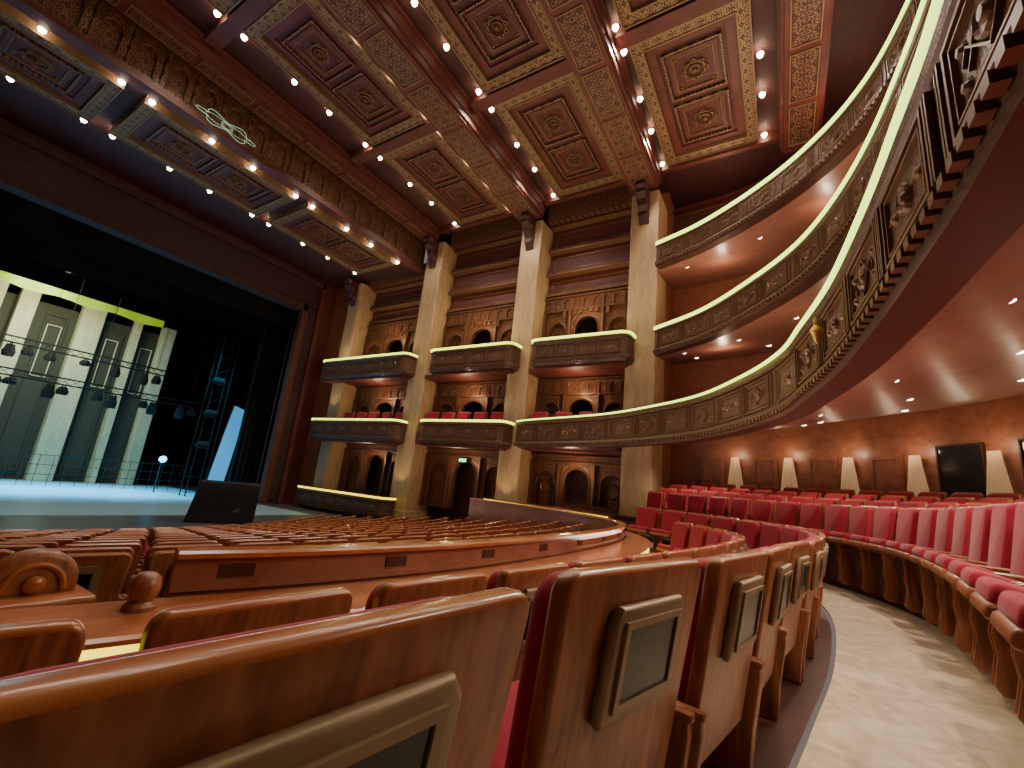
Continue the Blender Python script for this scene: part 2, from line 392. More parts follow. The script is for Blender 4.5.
for i in range(4): a.box(.158,.172,-.34,.14,.72+.06*i,.74+.06*i,1)
ob('pedestal',a.mesh('pedestal',[W_SEAT,W_RAIL],True),e)
a=MB()
pts=[(-.17,0)]+[(-.17*math.cos(math.pi*i/12),.06+.17*math.sin(math.pi*i/12)*.9) for i in range(13)]+[(.17,0)]
a.poly(pts,.12,.03,3,0,Matrix.Translation((-.06,-.02,1.05)));a.tube([(.065,-.02-.11*math.cos(math.pi*i/10),1.06+.02+.12*math.sin(math.pi*i/10)) for i in range(11)],.014,6,1)
a.lathe([(0,0),(.04,.0),(.04,.03),(.02,.045),(0,.045)],14,1,Matrix.Translation((.05,-.02,1.11))@Matrix.Rotation(math.pi/2,4,'Y'),False)
ob('arched_crest',a.mesh('arched_crest',[W_SEAT,W_RAIL],True),e)
e=ob('turned_post',None,None,"turned round-topped wooden post beside the partition",'post',loc=(-2.66,1.08,-1.76))
a=MB();a.lathe([(.10,0),(.10,.1),(.075,.14),(.065,.5),(.055,.95),(.07,.99),(.07,1.03),(.05,1.05)],18,0);ob('shaft',a.mesh('shaft',[W_SEAT],True),e)
a=MB();a.lathe([(.045,1.05),(.06,1.08),(.068,1.11),(.06,1.15),(.035,1.175),(.0,1.18)],18,0,None,False);ob('rounded_knob',a.mesh('rounded_knob',[W_SEAT],True),e)
# ------------------------------------------------------------------ tiers
def tier(label,ctrl,zt,h,rise,sh,gm):
    path=spline(ctrl,.14)
    e=ob('balcony',None,None,label,'balcony')
    a=MB();pf=[(-.28,zt),(.01,zt),(.05,zt-.03),(.05,zt-.05),(.0,zt-.10),(.0,zt-.15),(.05,zt-.17),(.04,zt-.24),(0,zt-.26),(0,zt-h+.24),(.04,zt-h+.22),(.09,zt-h+.13),(.04,zt-h+.05),(.02,zt-h),(-.28,zt-h)]
    ms=[0]*15;ms[6]=1;ms[8]=1;ms[10]=1
    a.sweep(path,pf,ms)
    L=0;nx_=.6;nb=.1;zc=zt-h/2-.01;H=h-.56
    k=0
    for i in range(1,len(path)):
        x,y,nx,ny=path[i];L+=math.hypot(x-path[i-1][0],y-path[i-1][1])
        M=Matrix(((-ny,nx,0,x),(nx,ny,0,y),(0,0,1,zc),(0,0,0,1)))
        Mf=M@Matrix(((1,0,0,0),(0,0,1,0),(0,1,0,0),(0,0,0,1)))
        if L>=nx_:
            nx_+=1.15;k+=1
            a.ring(-.46,.46,-H/2,H/2,.030,0,.035,2,Mf);a.ring(-.39,.39,-H/2+.065,H/2-.065,.012,0,.028,3,Mf)
            a.lathe([(.0,.04),(.03,.04),(.045,.02),(.08,.02),(.095,.035),(.105,.02),(.115,0)],16,2,Mf,False)
            if k%2:
                for sx in (-1,1):
                    a.lathe([(.0,.03),(.02,.03),(.04,.015),(.05,0)],8,3,Mf@Matrix.Translation((sx*.25,0,0)),False)
                    a.box(-.10+sx*.24,.10+sx*.24,-.006,.006,0,.02,3,Mf)
            else:
                a.ring(-.12,.12,-.12,.12,.012,0,.025,2,Mf@Matrix.Rotation(math.radians(45),4,'Z'))
                for sx in (-1,1):
                    for sy in (-1,1):
                        a.lathe([(.0,.03),(.02,.03),(.035,.015),(.045,0)],8,2,Mf@Matrix.Translation((sx*.29,sy*.10,0)),False)
                    a.ring(-.05,.05,-.05,.05,.010,0,.02,2,Mf@Matrix.Translation((sx*.23,0,0))@Matrix.Rotation(math.radians(45),4,'Z'))
            for q in (-.56,-.52,.52,.56):
                a.box(q-.012,q+.012,-H/2,H/2,0,.04,2,Mf)
        while L>=nb:
            nb+=.14
            a.box(-.04,.04,.05,.11,-h/2+.06,-h/2+.12,2,M)
    ob('parapet',a.mesh('parapet',[BRONZED,O_TIER,BRONZE,GOLD]),e)
    a=MB();a.sweep(path,[(.02,zt-.045),(.060,zt-.045),(.060,zt-.045-sh),(.02,zt-.045-sh)],0);ob('light_strip',a.mesh('light_strip',[gm]),e)
    n=40;A=resample([(q[0],q[1]) for q in path],n=n);Bk=resample([(q[0],q[1]) for q in REAR],n=n)
    a=MB();vs=[];fs=[];K=6
    for i in range(n+1):
        for k in range(K+1):
            t=k/K*.995;vs.append((A[i][0]*(1-t)+Bk[i][0]*t-A[i][2]*.1*(1-t),A[i][1]*(1-t)+Bk[i][1]*t-A[i][3]*.1*(1-t),zt-h+.03+rise*t))
    for i in range(n):
        for k in range(K): fs.append((i*(K+1)+k,i*(K+1)+k+1,(i+1)*(K+1)+k+1,(i+1)*(K+1)+k))
    a.add(vs,fs,0);a.add([(v[0],v[1],v[2]+.25) for v in vs],fs,0)
    ob('soffit',a.mesh('soffit',[W_SOF]),e)
    return path,(A,Bk,K)
T1,S1=tier("sweeping lowest balcony with carved bronze front and glowing edge",[(-9.0,15.0),(-8.2,14.6),(-5,13.5),(-3.1,12.3),(-1.6,11),(-.5,9.3),(.08,8),(.32,6.9),(.56,5.6),(.70,4.2),(.76,3.2),(.79,2.4),(.76,1),(.6,-1),(.1,-3.5)],2.62,1.12,1.5,.045,GL_T)
T2,S2=tier("middle curved balcony with carved front and glowing edge",[(-3.7,15.1),(-2,13.95),(-.6,12.4),(.55,10.7),(1.25,8.7),(1.6,6.5),(1.7,4),(1.5,0)],6.1,1.1,.7,.12,GL_U)
T3,S3=tier("upper curved balcony with carved front and glowing edge",[(-3.7,15.0),(-2.1,14.3),(-.5,13.2),(.75,12),(1.7,10.6),(2.25,9),(2.6,6.5),(2.6,3),(2.3,0)],9.45,1.05,.7,.14,GL_U)
dl=MB();dl.lathe([(0,-.006),(.05,-.006),(.055,-.01),(.07,-.01),(.075,0)],16,0,None,False)
DLm=dl.mesh('recessed_downlight',[GL_D]);
def soff_z(zt,h,rise,t): return zt-h+.03+rise*t
for S,zt,h,rise,ii,ts in ((S1,2.62,1.12,1.5,range(6,37,4),(.18,.4,.65)),(S2,6.1,1.1,.7,range(2,26,4),(.3,.7)),(S3,9.45,1.05,.7,range(2,22,5),(.3,))):
    A,Bk,K=S
    for j in ii:
        for t in ts:
            x=A[j][0]*(1-t)+Bk[j][0]*t;y=A[j][1]*(1-t)+Bk[j][1]*t
            ob('recessed_downlight',DLm,None,"small round glowing downlight in balcony underside",'light',None,'soffit downlights',(x,y,soff_z(zt,h,rise,t)))
e=ob('gilded_sconce',None,None,"small gilded lamp bracket on balcony front",'lamp',loc=(.40,5.75,2.08))
a=MB();a.lathe([(0,-.17),(.025,-.14),(.04,-.07),(.07,-.02),(.055,.02),(.025,.05),(.025,.12),(.0,.16)],14,0,None,False);ob('body',a.mesh('body',[plain('bright_gold',(.6,.36,.06),.35,.5)],True),e)
# ------------------------------------------------------------------ ceiling
c=MB();c.box(-16.6,8,-6,19.5,13.2,13.3);c.box(-24.0,-17.0,-6,17,11.25,11.35)
struct('ceiling',c,[W_DARK],"dark red coffered wooden ceiling",'ceiling')
s=MB();s.box(-24.4,8,-6.3,-6.05,-3.2,13.3,0);struct('wall_near',s,[W_RED],"dark red wooden side wall closing the hall",'wall')
def coffer(x0,x1,y0,y1,z,nc):
    e=ob('ceiling_coffer',None,None,"red ceiling coffer with gilded border and carved medallions",'ceiling panel',None,'ceiling coffers',((x0+x1)/2,(y0+y1)/2,z))
    X=(x1-x0)/2;Y=(y1-y0)/2
    a=MB();a.ring(-X,X,-Y,Y,.30,-.10,.18,0);a.ring(-X-.03,X+.03,-Y-.03,Y+.03,.04,-.14,.18,1);a.ring(-X+.29,X-.29,-Y+.29,Y-.29,.035,-.13,.18,1)
    ob('gilded_border',a.mesh('gilded_border',[O_CEIL,GOLDC]),e)
    a=MB();a.box(-X+.32,X-.32,-Y+.32,Y-.32,.06,.16,0);a.ring(-X+.34,X-.34,-Y+.34,Y-.34,.26,.0,.1,1)
    ob('carved_field',a.mesh('carved_field',[O_FIELD,W_RED]),e)
    u=(2*Y-1.3)/nc
    for i in range(nc):
        cy=-Y+.65+u*(i+.5);hx=X-.72;hy=u/2-.12
        a=MB();a.ring(-hx,hx,-hy,hy,.06,-.04,.08,1);a.ring(-hx+.14,hx-.14,-hy+.14,hy-.14,.12,.02,.08,3);a.ring(-hx+.26,hx-.26,-hy+.26,hy-.26,.018,.0,.08,0)
        r=min(hx,hy)*.42
        for k in (0,45):
            M=Matrix.Rotation(math.radians(k),4,'Z');a.ring(-r*.8,r*.8,-r*.8,r*.8,.020,-.02,.08,0,M)
        for sx in (-1,1):
            for sy in (-1,1): a.lathe([(0,.0),(.05,.01),(.08,.05),(.1,.06)],8,2,Matrix.Translation((sx*(hx-.36),sy*(hy-.36),0)),False)
        a.lathe([(r*.6,.06),(r*.6,-.03),(r*.5,-.05),(r*.42,-.0),(r*.3,-.0),(r*.2,-.07),(0,-.09)],20,2,None,False)
        ob('medallion',a.mesh('medallion',[GOLDC,O_CEIL,BRONZE,W_RED]),e,loc=(0,cy,0))
ZC=13.05;YR=[(10.0,15.3),(4.3,9.4),(-1.4,3.7)]
bul=MB();bul.lathe([(0,-.09),(.06,-.07),(.09,-.01),(.09,.03)],10,0,None,False);BU=bul.mesh('ceiling_spotlight',[GL_B],True)
def bulb(x,y,z): ob('ceiling_spotlight',BU,None,"small glowing round spotlight on the coffered ceiling",'light',None,'ceiling spotlights',(x,y,z))
for x0,x1 in ((-13.9,-10.9),(-8.2,-5.2),(-3.4,-.3)):
    for y0,y1 in YR:
        coffer(x0,x1,y0,y1,ZC,2)
        for y in (y0+.1,y0+(y1-y0)*.36,y0+(y1-y0)*.64,y1-.1):
            bulb(x0-.20,y,ZC-.07);bulb(x1+.20,y,ZC-.07)
for y0,y1 in ((9.3,14.6),(3.4,8.7),(-2.4,2.8)):
    coffer(-20.3,-17.3,y0,y1,11.05,2)
    for y in (y0+.1,y0+(y1-y0)*.36,y0+(y1-y0)*.64,y1-.1): bulb(-20.5,y,10.98);bulb(-17.1,y,10.98)
cr=MB()
for x0,x1 in ((-15.3,-10.4),(-8.9,-5.05),(-3.65,.35)):
    for y in (9.7,4.0): cr.box(x0,x1,y-.22,y+.22,12.85,13.19,0)
    cr.box(x0,x1,15.35,15.55,12.8,13.19,0)
struct('trim_1',cr,[W_RED],"plain red wood cross ribs between coffers",'trim')
for cx,w,zb in ((-9.65,1.3,12.2),(-4.35,1.2,12.2),(.95,1.1,12.2),(-15.85,.9,12.4)):
    e=ob('ceiling_beam',None,None,"deep carved red wood ceiling beam with gilded underside",'beam',None,'ceiling beams',(cx,0,0))
    a=MB();a.box(-w/2,w/2,-6,15.55,zb+.12,13.19);a.box(-w/2-.08,w/2+.08,-6,15.55,12.97,13.10);a.box(-w/2-.05,w/2+.05,-6,15.55,zb+.35,zb+.42)
    a.box(-w/2+.08,w/2-.08,-6,15.55,zb+.04,zb+.14)
    ob('beam_body',a.mesh('beam_body',[W_RED]),e)
    a=MB();y=-5.5
    while y<13.6:
        a.ring(-w/2+.2,w/2-.2,y,y+1.7,.03,zb,zb+.06,1);a.box(-w/2+.26,w/2-.26,y+.06,y+1.64,zb+.015,zb+.05,0);y+=1.9
    ob('gilded_strip',a.mesh('gilded_strip',[O_BEAM,GOLDC]),e)
e=ob('arched_frieze',None,None,"carved wooden frieze with row of gilded pointed arches",'frieze')
a=MB();a.box(-16.95,-16.62,-6,15.9,11.0,13.19,0);a.box(-16.65,-16.45,-6,15.9,10.98,11.16,0);a.box(-16.65,-16.5,-6,15.9,12.75,12.95,0)
mp=lambda u,z,d:(-16.62+d,u,z)
y=-5.4
while y<15.0:
    a.arch(mp,y,y+.84,11.35,12.6,y+.42,.26,11.75,12.35,.10,0,1,2,.02);y+=.88
a.box(-16.62,-16.54,-6,15.9,11.18,11.35,1);a.box(-16.62,-16.54,-6,15.9,12.6,12.74,3)
a.box(-16.62,-16.60,-6,15.9,11.35,12.6,3)
ob('frieze_panel',a.mesh('frieze_panel',[W_RED,O_YZ,GOLD,O_YZ]),e)
a=MB();pts=[]
for i in range(120):
    t=2*math.pi*i/120;r=1+.35*math.cos(6*t);pts.append((0,1.0*math.cos(t)*(.7+.3*abs(math.cos(3*t))),.22*math.sin(t)*r))
a.tube(pts,.007,5,0,True)
a.tube([(0,.7*math.cos(2*math.pi*i/60)*math.cos(4*math.pi*i/60),.13*math.sin(2*math.pi*i/60*3)) for i in range(60)],.005,5,0,True)
ob('filigree_projection',a.mesh('filigree_projection',[emit('filigree_glow',(.6,1.0,.75),.6)]),None,"thin pale glowing outline standing for filigree light projected on frieze",'projected light',None,None,(-16.42,5.4,11.4))  # glowing wire stands for a light pattern projected on the frieze
# ------------------------------------------------------------------ side wall, columns, boxes
w=MB();w.box(-24.0,-4.3,18.2,18.4,-3.2,13.19,0);w.box(-24.0,-22.3,16.0,18.2,-3.2,11.25,1)
struct('wall_side',w,[W_DARK,W_WARM],"dark red wooden side wall behind boxes",'wall')
COLS=[(-21.6,.95,11.0),(-15.55,1.1,12.39),(-9.6,1.05,12.19),(-4.35,1.1,12.19)]
for i,(cx,cw,zt) in enumerate(COLS):
    e=ob('stone_pilaster',None,None,"tall warm beige stone pilaster between theatre boxes",'column',None,'stone pilasters',(cx,16.0,0))
    a=MB();a.bbox(-cw/2,cw/2,-.4,1.2,-3.0,zt,.04,2);ob('shaft',a.mesh('shaft',[ST_COL]),e)
    a=MB();a.bbox(-cw/2-.04,cw/2+.04,-.45,1.1,-3,-1.6,.03,2);ob('base',a.mesh('base',[ST_COL]),e)
    a=MB()
    pr=[(.0,0),(-.8,0),(-.85,-.18),(-.7,-.3),(-.75,-.45),(-.5,-.6),(-.42,-.85),(-.24,-1.0),(-.26,-1.2),(-.1,-1.45),(0,-1.5)]
    M=Matrix.Translation((-.19,-.38,zt));a.poly(pr,.38,.02,1,0,M)
    for q in (-.21,.21):
        for yy,zz,r in ((-.66,-.15,.13),(-.45,-.55,.11),(-.22,-1.05,.09)):
            a.lathe([(0,-.03),(r*.6,-.03),(r,.0),(r*.6,.03),(0,.03)],12,1,M@Matrix.Translation((q+.19,yy+.05,zz))@Matrix.Rotation(math.pi/2,4,'Y'),False)
    ob('carved_corbel',a.mesh('carved_corbel',[W_DARK,BRONZE]),e)
BAYS=[(-21.12,-16.12),(-14.98,-10.14),(-9.06,-4.92)]
BOX=[(-22.3,-15.6),(-14.15,-9.5),(-8.65,-4.55)]
mpw=lambda u,z,d:(u,16.75-d,z)
LV=[(-1.3,1.5,0),(1.72,4.75,1),(4.95,8.6,2)]
tn=2
for b,(x0,x1) in enumerate(BAYS):
    for z0,z1,l in LV:
        e=ob('arched_screen',None,None,"carved wooden screen with pointed arches behind theatre box",'screen wall',None,'arched box screens')
        a=MB();u=(x1-x0);cw=u*.36;sw=(u-cw)/2;zb=z0
        bh=.35 if l==0 else .75
        zt_=z1-bh;H=zt_-z0+.35
        a.arch(mpw,x0+sw,x1-sw,zb,zt_,(x0+x1)/2,cw*.38,zb+H*.48,zb+H*.80,.12,-.15,0,1,.045)
        a.arch(mpw,x0+sw+.02,x1-sw-.02,zb,zt_-.05,(x0+x1)/2,cw*.44,zb+H*.50,zb+H*.88,.16,.12,0,3,.02)
        for s0,s1 in ((x0,x0+sw),(x1-sw,x1)):
            cc=(s0+s1)/2
            a.arch(mpw,s0,s1,zb+.0,zt_,cc,sw*.32,zb+H*.48,zb+H*.74,.10,-.1,0,1,.035)
            a.box(cc-sw*.4,cc+sw*.4,16.84,16.88,zb,zb+H*.8,4)
            a.ring(cc-sw*.22,cc+sw*.22,zb+H*.1,zb+H*.45,.03,16.78,16.84,1,Matrix(((1,0,0,0),(0,0,1,0),(0,1,0,0),(0,0,0,1))))
            a.lathe([(sw*.16,0),(sw*.2,.05),(sw*.24,0)],16,1,Matrix.Translation((cc,16.80,zb+H*.52))@Matrix.Rotation(math.pi/2,4,'X'),False)
        a.box(x0,x1,16.60,16.9,zt_,z1,4)
        n=9;wq=(x1-x0)/n
        if l:
            for q in range(n): a.arch(mpw,x0+wq*q,x0+wq*(q+1),zt_+.05,z1-.14,x0+wq*(q+.5),wq*.34,zt_+.25,z1-.22,.20,.15,0,1,.018,6)
        a.box(x0,x1,16.48,16.9,z1-.12,z1-.05,1);a.box(x0,x1,16.5,16.9,zt_-.03,zt_+.04,1)
        for q in (x0+sw,x1-sw,x0+.06,x1-.06): a.box(q-.06,q+.06,16.50,16.7,zb,zt_,1);a.box(q-.02,q+.02,16.48,16.5,zb,zt_,3)
        if l==2:
            for k in range(9): a.box((x0+x1)/2-1.1+.25*k,(x0+x1)/2-.95+.25*k,16.50,16.56,zt_-.35+.06*(4-abs(k-4)),zt_-.05,1)
        ob('screen_panel',a.mesh('screen_panel',[O_WALL,BRONZE,W_WARM,GOLD,O_WALL]),e)
    zs=[8.65,9.8,11.0,12.3] if b else [8.65,9.7,10.9]
    t=MB()
    for i in range(len(zs)-1):
        a0,a1=zs[i],zs[i+1]
        t.box(x0,x1,16.75,16.85,a0,a1,1);t.box(x0,x1,16.45,16.8,a1-.12,a1,0);t.box(x0,x1,16.40,16.8,a1-.15,a1-.12,3)
        t.ring(x0+.25,x1-.25,a0+.22,a1-.36,.04,16.70,16.78,3,Matrix(((1,0,0,0),(0,0,1,0),(0,1,0,0),(0,0,0,1))))
        t.box(x0,x1,16.55,16.8,a0,a0+.16,2)
    t.box(x0,x1,16.1,16.9,zs[-1],13.19 if b else 11.24,2)
    struct('trim_%d'%tn,t,[W_RED,W_RED,O_WALL,GOLD],"stacked recessed wood bands with gilded ledges",'trim');tn+=1
def boxfront(x0,x1,zt,h,label,glow,fz=None):
    e=ob('theatre_box',None,None,label,'theatre box',None,'theatre boxes')
    c=.28;pts=[(x0,15.5),(x0,15.1),(x0+.08,14.90),(x0+c,14.82),(x1-c,14.82),(x1-.08,14.90),(x1,15.1),(x1,15.5)]
    path=resample(pts,.12)
    pf=[(-.2,zt),(.02,zt),(.05,zt-.03),(.05,zt-.06),(.0,zt-.10),(.0,zt-.2),(.05,zt-.22),(0,zt-.28),(0,zt-h+.26),(.05,zt-h+.22),(.02,zt-h+.12),(-.05,zt-h),(-.3,zt-h-.05)]
    a=MB();ms=[0]*13;ms[7]=1;ms[9]=1;a.sweep(path,pf,ms)
    n=max(3,round((x1-x0-2*c)/1.0));ww=(x1-x0-2*c)/n
    for i in range(n):
        M=Matrix(((1,0,0,x0+c+ww*(i+.5)),(0,0,-1,14.82),(0,1,0,zt-h/2),(0,0,0,1)))
        a.ring(-ww*.43,ww*.43,-h/2+.32,h/2-.32,.03,0,.035,2,M)
        a.lathe([(0,.045),(.05,.04),(.07,.02),(.10,.03),(.12,0)],14,2,M,False)
    x=x0+c
    while x<x1-c: a.box(x-.03,x+.03,14.74,14.80,zt-h+.06,zt-h+.13,2);x+=.14
    ob('parapet',a.mesh('parapet',[BRONZED,O_TIER,BRONZE,GOLD]),e)
    a=MB();a.sweep(path,[(.02,zt-.03),(.075,zt-.03),(.075,zt-.12),(.02,zt-.12)],0);ob('light_strip',a.mesh('light_strip',[glow]),e)
    if fz is None: fz=zt-h+.1
    a=MB();a.box(x0+.2,x1-.2,15.0,15.5,zt-h-.1,fz,0);ob('box_floor',a.mesh('box_floor',[W_RED]),e)
    return fz
for b,(x0,x1) in enumerate(BOX):
    boxfront(x0,x1,5.97,1.15,"upper theatre box with carved bronze front and glowing edge",GL_X)
    if b<2: boxfront(x0,x1,2.60,1.1,"lower theatre box with carved bronze front and glowing edge",GL_X)
boxfront(BOX[0][0],BOX[0][1],-1.05,1.0,"ground-level theatre box with carved front and yellow edge",GL_Y)
for b,(x0,x1) in enumerate(BAYS):
    s=MB();s.box(x0,x1,15.62,18.15,1.52,1.70,0);s.box(x0,x1,15.62,18.15,4.75,4.93,0)
    if b==2: s.box(x0,x1,15.0,15.62,1.6,1.7,0)
    struct('floor',s,[W_RED],"wooden floor slabs inside theatre boxes",'floor')
    n=5 if b<2 else 4
    for k in range(n):
        x=x0+.5+(x1-x0-1.0)*k/(n-1)
        ob('box_chair',SM['far'],None,"crimson velvet chair standing inside theatre box",'chair',None,'theatre box chairs',(x,16.12,2.10),math.pi/2)
    s=MB();s.box(x0,x1,15.62,16.3,1.70,2.10,0);struct('trim_%d'%(20+b),s,[W_RED],"raised step carrying chairs inside theatre box",'step')
e=ob('exit_sign',None,None,"small illuminated green exit sign above arched doorway",'sign',loc=(-12.6,16.4,.95))
a=MB();a.bbox(-.26,.26,0,.06,-.12,.12,.02,2,0);ob('housing',a.mesh('housing',[BLK2]),e)
a=MB();a.box(-.20,.20,-.008,0,-.07,.07,0);ob('lit_face',a.mesh('lit_face',[GREEN]),e)
r=MB();r.sweep(REAR,[(0,-1.3),(0,13.19)],0,False,False);r.box(-4.2,-3.79,17.25,18.6,-1.3,13.19,0)
struct('wall_rear',r,[W_WARM],"warm reddish wood curved rear wall",'wall')
t=MB()
for z in (9.9,10.9,11.9,12.8): t.sweep(REAR,[(0,z),(.35,z),(.35,z+.14),(0,z+.14)],0,False,False);t.sweep(REAR,[(.02,z-.6),(.06,z-.6),(.06,z-.1),(.02,z-.1)],1,False,False)
struct('trim_9',t,[W_RED,O_TIER],"horizontal dark wood bands on rear wall",'trim')
LIGHTS=[]
L=0;last=.2
for i in range(1,len(REAR)):
    x,y,nx,ny=REAR[i];L+=math.hypot(x-REAR[i-1][0],y-REAR[i-1][1])
    if L-last>1.6 and L<21:
        last=L;ang=math.atan2(ny,nx);M=(x+nx*.06,y+ny*.06,0)
        if L>9.0:
            e=ob('window_%d'%(i),None,None,"dark glazed window in wooden frame on rear wall",'window','structure',None,M,ang)
            a=MB();a.box(0,.02,-.50,.50,.5,2.05,0);ob('pane',a.mesh('pane',[GLASS]),e)
            a=MB();a.ring(-.53,.53,.47,2.08,.04,0,.05,0,Matrix(((0,0,1,0),(1,0,0,0),(0,1,0,0),(0,0,0,1))));ob('window_frame',a.mesh('window_frame',[W_DARK]),e)
        else:
            a=MB();a.box(0,.08,-.42,.42,-.9,1.9,0);a.ring(-.34,.34,-.7,1.8,.05,.08,.11,0,Matrix(((0,0,1,0),(1,0,0,0),(0,1,0,0),(0,0,0,1))))
            ob('door_%d'%(i),a.mesh('door_panel',[W_WARM]),None,"panelled warm wooden door in rear wall",'door','structure',None,M,ang)
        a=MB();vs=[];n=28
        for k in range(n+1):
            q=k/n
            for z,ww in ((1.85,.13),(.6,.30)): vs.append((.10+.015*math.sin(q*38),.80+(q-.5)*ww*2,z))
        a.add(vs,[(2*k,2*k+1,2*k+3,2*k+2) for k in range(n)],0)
        ob('cream_light_cone',a.mesh('cream_light_cone',[CREAM],True),None,"flared glowing cream sheet standing for lamp light on rear wall",'wall lamp',None,'rear wall light cones',(x+nx*.1,y+ny*.1,0),ang)
        LIGHTS.append((x+nx*.5-ny*.80,y+ny*.5+nx*.80,2.0))
# ------------------------------------------------------------------ proscenium and stage
XP=-24.0;YO=13.8;ZO=8.8
p=MB();p.box(XP-.4,XP,-8,YO+4.4,10.85,13.3,0);p.box(XP-.4,XP,YO,YO+4.4,-3,10.85,0)
struct('wall_stage',p,[W_RED],"red wood wall around stage opening",'wall')
e=ob('proscenium_frame',None,None,"dark carved wooden proscenium frame around black stage opening",'proscenium')
a=MB();a.box(XP-.3,XP+.25,-8,YO+1.05,ZO+.35,10.7,0);a.box(XP-.3,XP+.4,-8,YO+1.15,10.6,10.9,1);a.box(XP-.3,XP+.4,-8,YO+.3,ZO,ZO+.4,1)
ob('header',a.mesh('header',[O_PROS,W_DARK]),e)
a=MB();a.box(XP-.3,XP+.25,YO+.3,YO+1.0,-2.18,ZO+.4,0);a.box(XP-.3,XP+.4,YO,YO+.34,-2.18,ZO+.4,1);a.box(XP-.3,XP+.4,YO+.95,YO+1.2,-2.18,10.9,1)
ob('jamb',a.mesh('jamb',[O_PROS,W_RED]),e)
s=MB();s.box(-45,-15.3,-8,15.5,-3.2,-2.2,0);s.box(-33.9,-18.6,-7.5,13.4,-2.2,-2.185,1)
struct('floor',s,[F_STAGE,F_CYC],"smooth grey stage floor with pale sheet standing for cyan light",'floor')
s=MB();s.box(-45,-24.5,-8,-7.8,-3,14,0);s.box(-45,-24.5,19.8,20,-3,14,0);s.box(-45.2,-45,-8,20,-3,14,0);s.box(-45,-24.4,-8,20,14,14.1,0)
struct('wall_backstage',s,[BLACK],"black walls enclosing the stage house",'wall')
def cloth(name,x,y0,y1,z0,z1,mat,label,cat,amp=.15,n=60):
    a=MB();vs=[]
    for i in range(n+1):
        q=i/n;yy=y0+(y1-y0)*q;xx=x+amp*math.sin(q*n)
        vs+=[(xx,yy,z0),(xx,yy,z1)]
    a.add(vs,[(2*i,2*i+2,2*i+3,2*i+1) for i in range(n)],0);return ob(name,a.mesh(name,[mat],True),None,label,cat)
cloth('stage_curtain',-25.2,-7.5,15,7.9,13.8,BLACK,"black border curtain across top of stage opening",'curtain')
cloth('stage_curtain',-26.0,13.1,16,-2.2,13.8,BLACK,"black side leg curtain of the stage",'curtain')
cloth('stage_curtain',-30.5,-7.5,19,8.3,13.8,BLACK,"black masking border hanging over the stage",'curtain')
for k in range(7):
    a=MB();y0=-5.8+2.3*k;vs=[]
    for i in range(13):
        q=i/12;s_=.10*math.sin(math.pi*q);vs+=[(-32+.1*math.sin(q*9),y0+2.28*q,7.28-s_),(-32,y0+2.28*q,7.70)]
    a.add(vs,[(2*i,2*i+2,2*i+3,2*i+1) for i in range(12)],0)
    ob('border_cloth',a.mesh('border_cloth',[BORD],True),None,"self-lit yellow-green border cloth above stage set",'cloth',None,'border cloths')
e=ob('stage_set',None,None,"painted stage set with pale columns and dark panels",'stage set',loc=(-34,0,-2.2))
a=MB();a.box(-.2,0,-6,11.4,0,9.4,0);ob('set_wall',a.mesh('set_wall',[SETD]),e)
for i,(y,wd) in enumerate(((-3.8,.5),(1.0,.3),(3.5,.55),(4.9,.35),(7.5,.5),(9.6,.18),(11.2,.34))):
    a=MB();a.bbox(0,.6,-wd,wd,0,9.9,.05,2);ob('set_column',a.mesh('set_column',[SETC]),e,loc=(0,y,0))
RZ=Matrix(((0,0,1,.02),(1,0,0,0),(0,1,0,0),(0,0,0,1)))
for y in (2.2,6.2,8.7,10.4):
    a=MB();a.ring(y-.45,y+.45,.4,8.9,.08,0,.1,0,RZ);a.ring(y-.30,y+.30,5.4,8.3,.04,0,.1,1,RZ)
    ob('set_panel',a.mesh('set_panel',[SETD,SETC]),e)
def truss(x,y0,y1,z,label):
    e=ob('lighting_truss',None,None,label,'truss')
    a=MB()
    for dy,dz in ((0,0),(.3,0),(0,.3),(.3,.3)): a.tube([(x+dy,y0,z+dz),(x+dy,y1,z+dz)],.022,6)
    y=y0
    while y<y1-.4:
        a.tube([(x,y,z),(x,y+.4,z+.3)],.012,5);a.tube([(x+.3,y,z+.3),(x+.3,y+.4,z)],.012,5);y+=.4
    for yy in (y0+.5,(y0+y1)/2,y1-.5): a.tube([(x+.15,yy,z+.3),(x+.15,yy,12.5)],.012,4)
    ob('truss_frame',a.mesh('truss_frame',[BLACK]),e)
    y=y0+.4
    while y<y1:
        a=MB();s=random.uniform(.5,1.1);a.lathe([(.0,-.75*s),(.2,-.75*s),(.24,-.5*s),(.18,-.3*s),(.15,-.1),(0,-.1)],12,0,None,False);a.box(-.25,-.22,-.02,.02,-.4,.0);a.box(.22,.25,-.02,.02,-.4,.0);a.box(-.25,.25,-.02,.02,-.04,.02)
        ob('spotlight_fixture',a.mesh('spotlight_fixture',[BLACK],True),e,loc=(x+.15,y,z));y+=random.choice((.45,.6,1.3,.8))
truss(-29.5,2.5,12.2,2.6,"black stage lighting truss with hanging spotlights")
truss(-31.2,1.5,10.8,4.3,"upper black lighting truss hanging over the stage")
e=ob('stage_railing',None,None,"low steel railing along rear of the stage",'railing')
a=MB()
for z in (-1.2,-.75,-1.65): a.tube([(-30,2,z),(-30,12.6,z)],.014,5)
y=2
while y<12.7: a.tube([(-30,y,-2.18),(-30,y,-.75)],.012,5);y+=.5
ob('rail',a.mesh('rail',[BLACK]),e)
e=ob('stage_tower',None,None,"dark steel lighting tower standing at stage side",'tower')
a=MB()
for dx in (0,.6):
    for dy in (0,.8): a.tube([(-27+dx,12.0+dy-.6,-2.18),(-27+dx,12.0+dy-.6,6.5)],.028,6)
z=-2
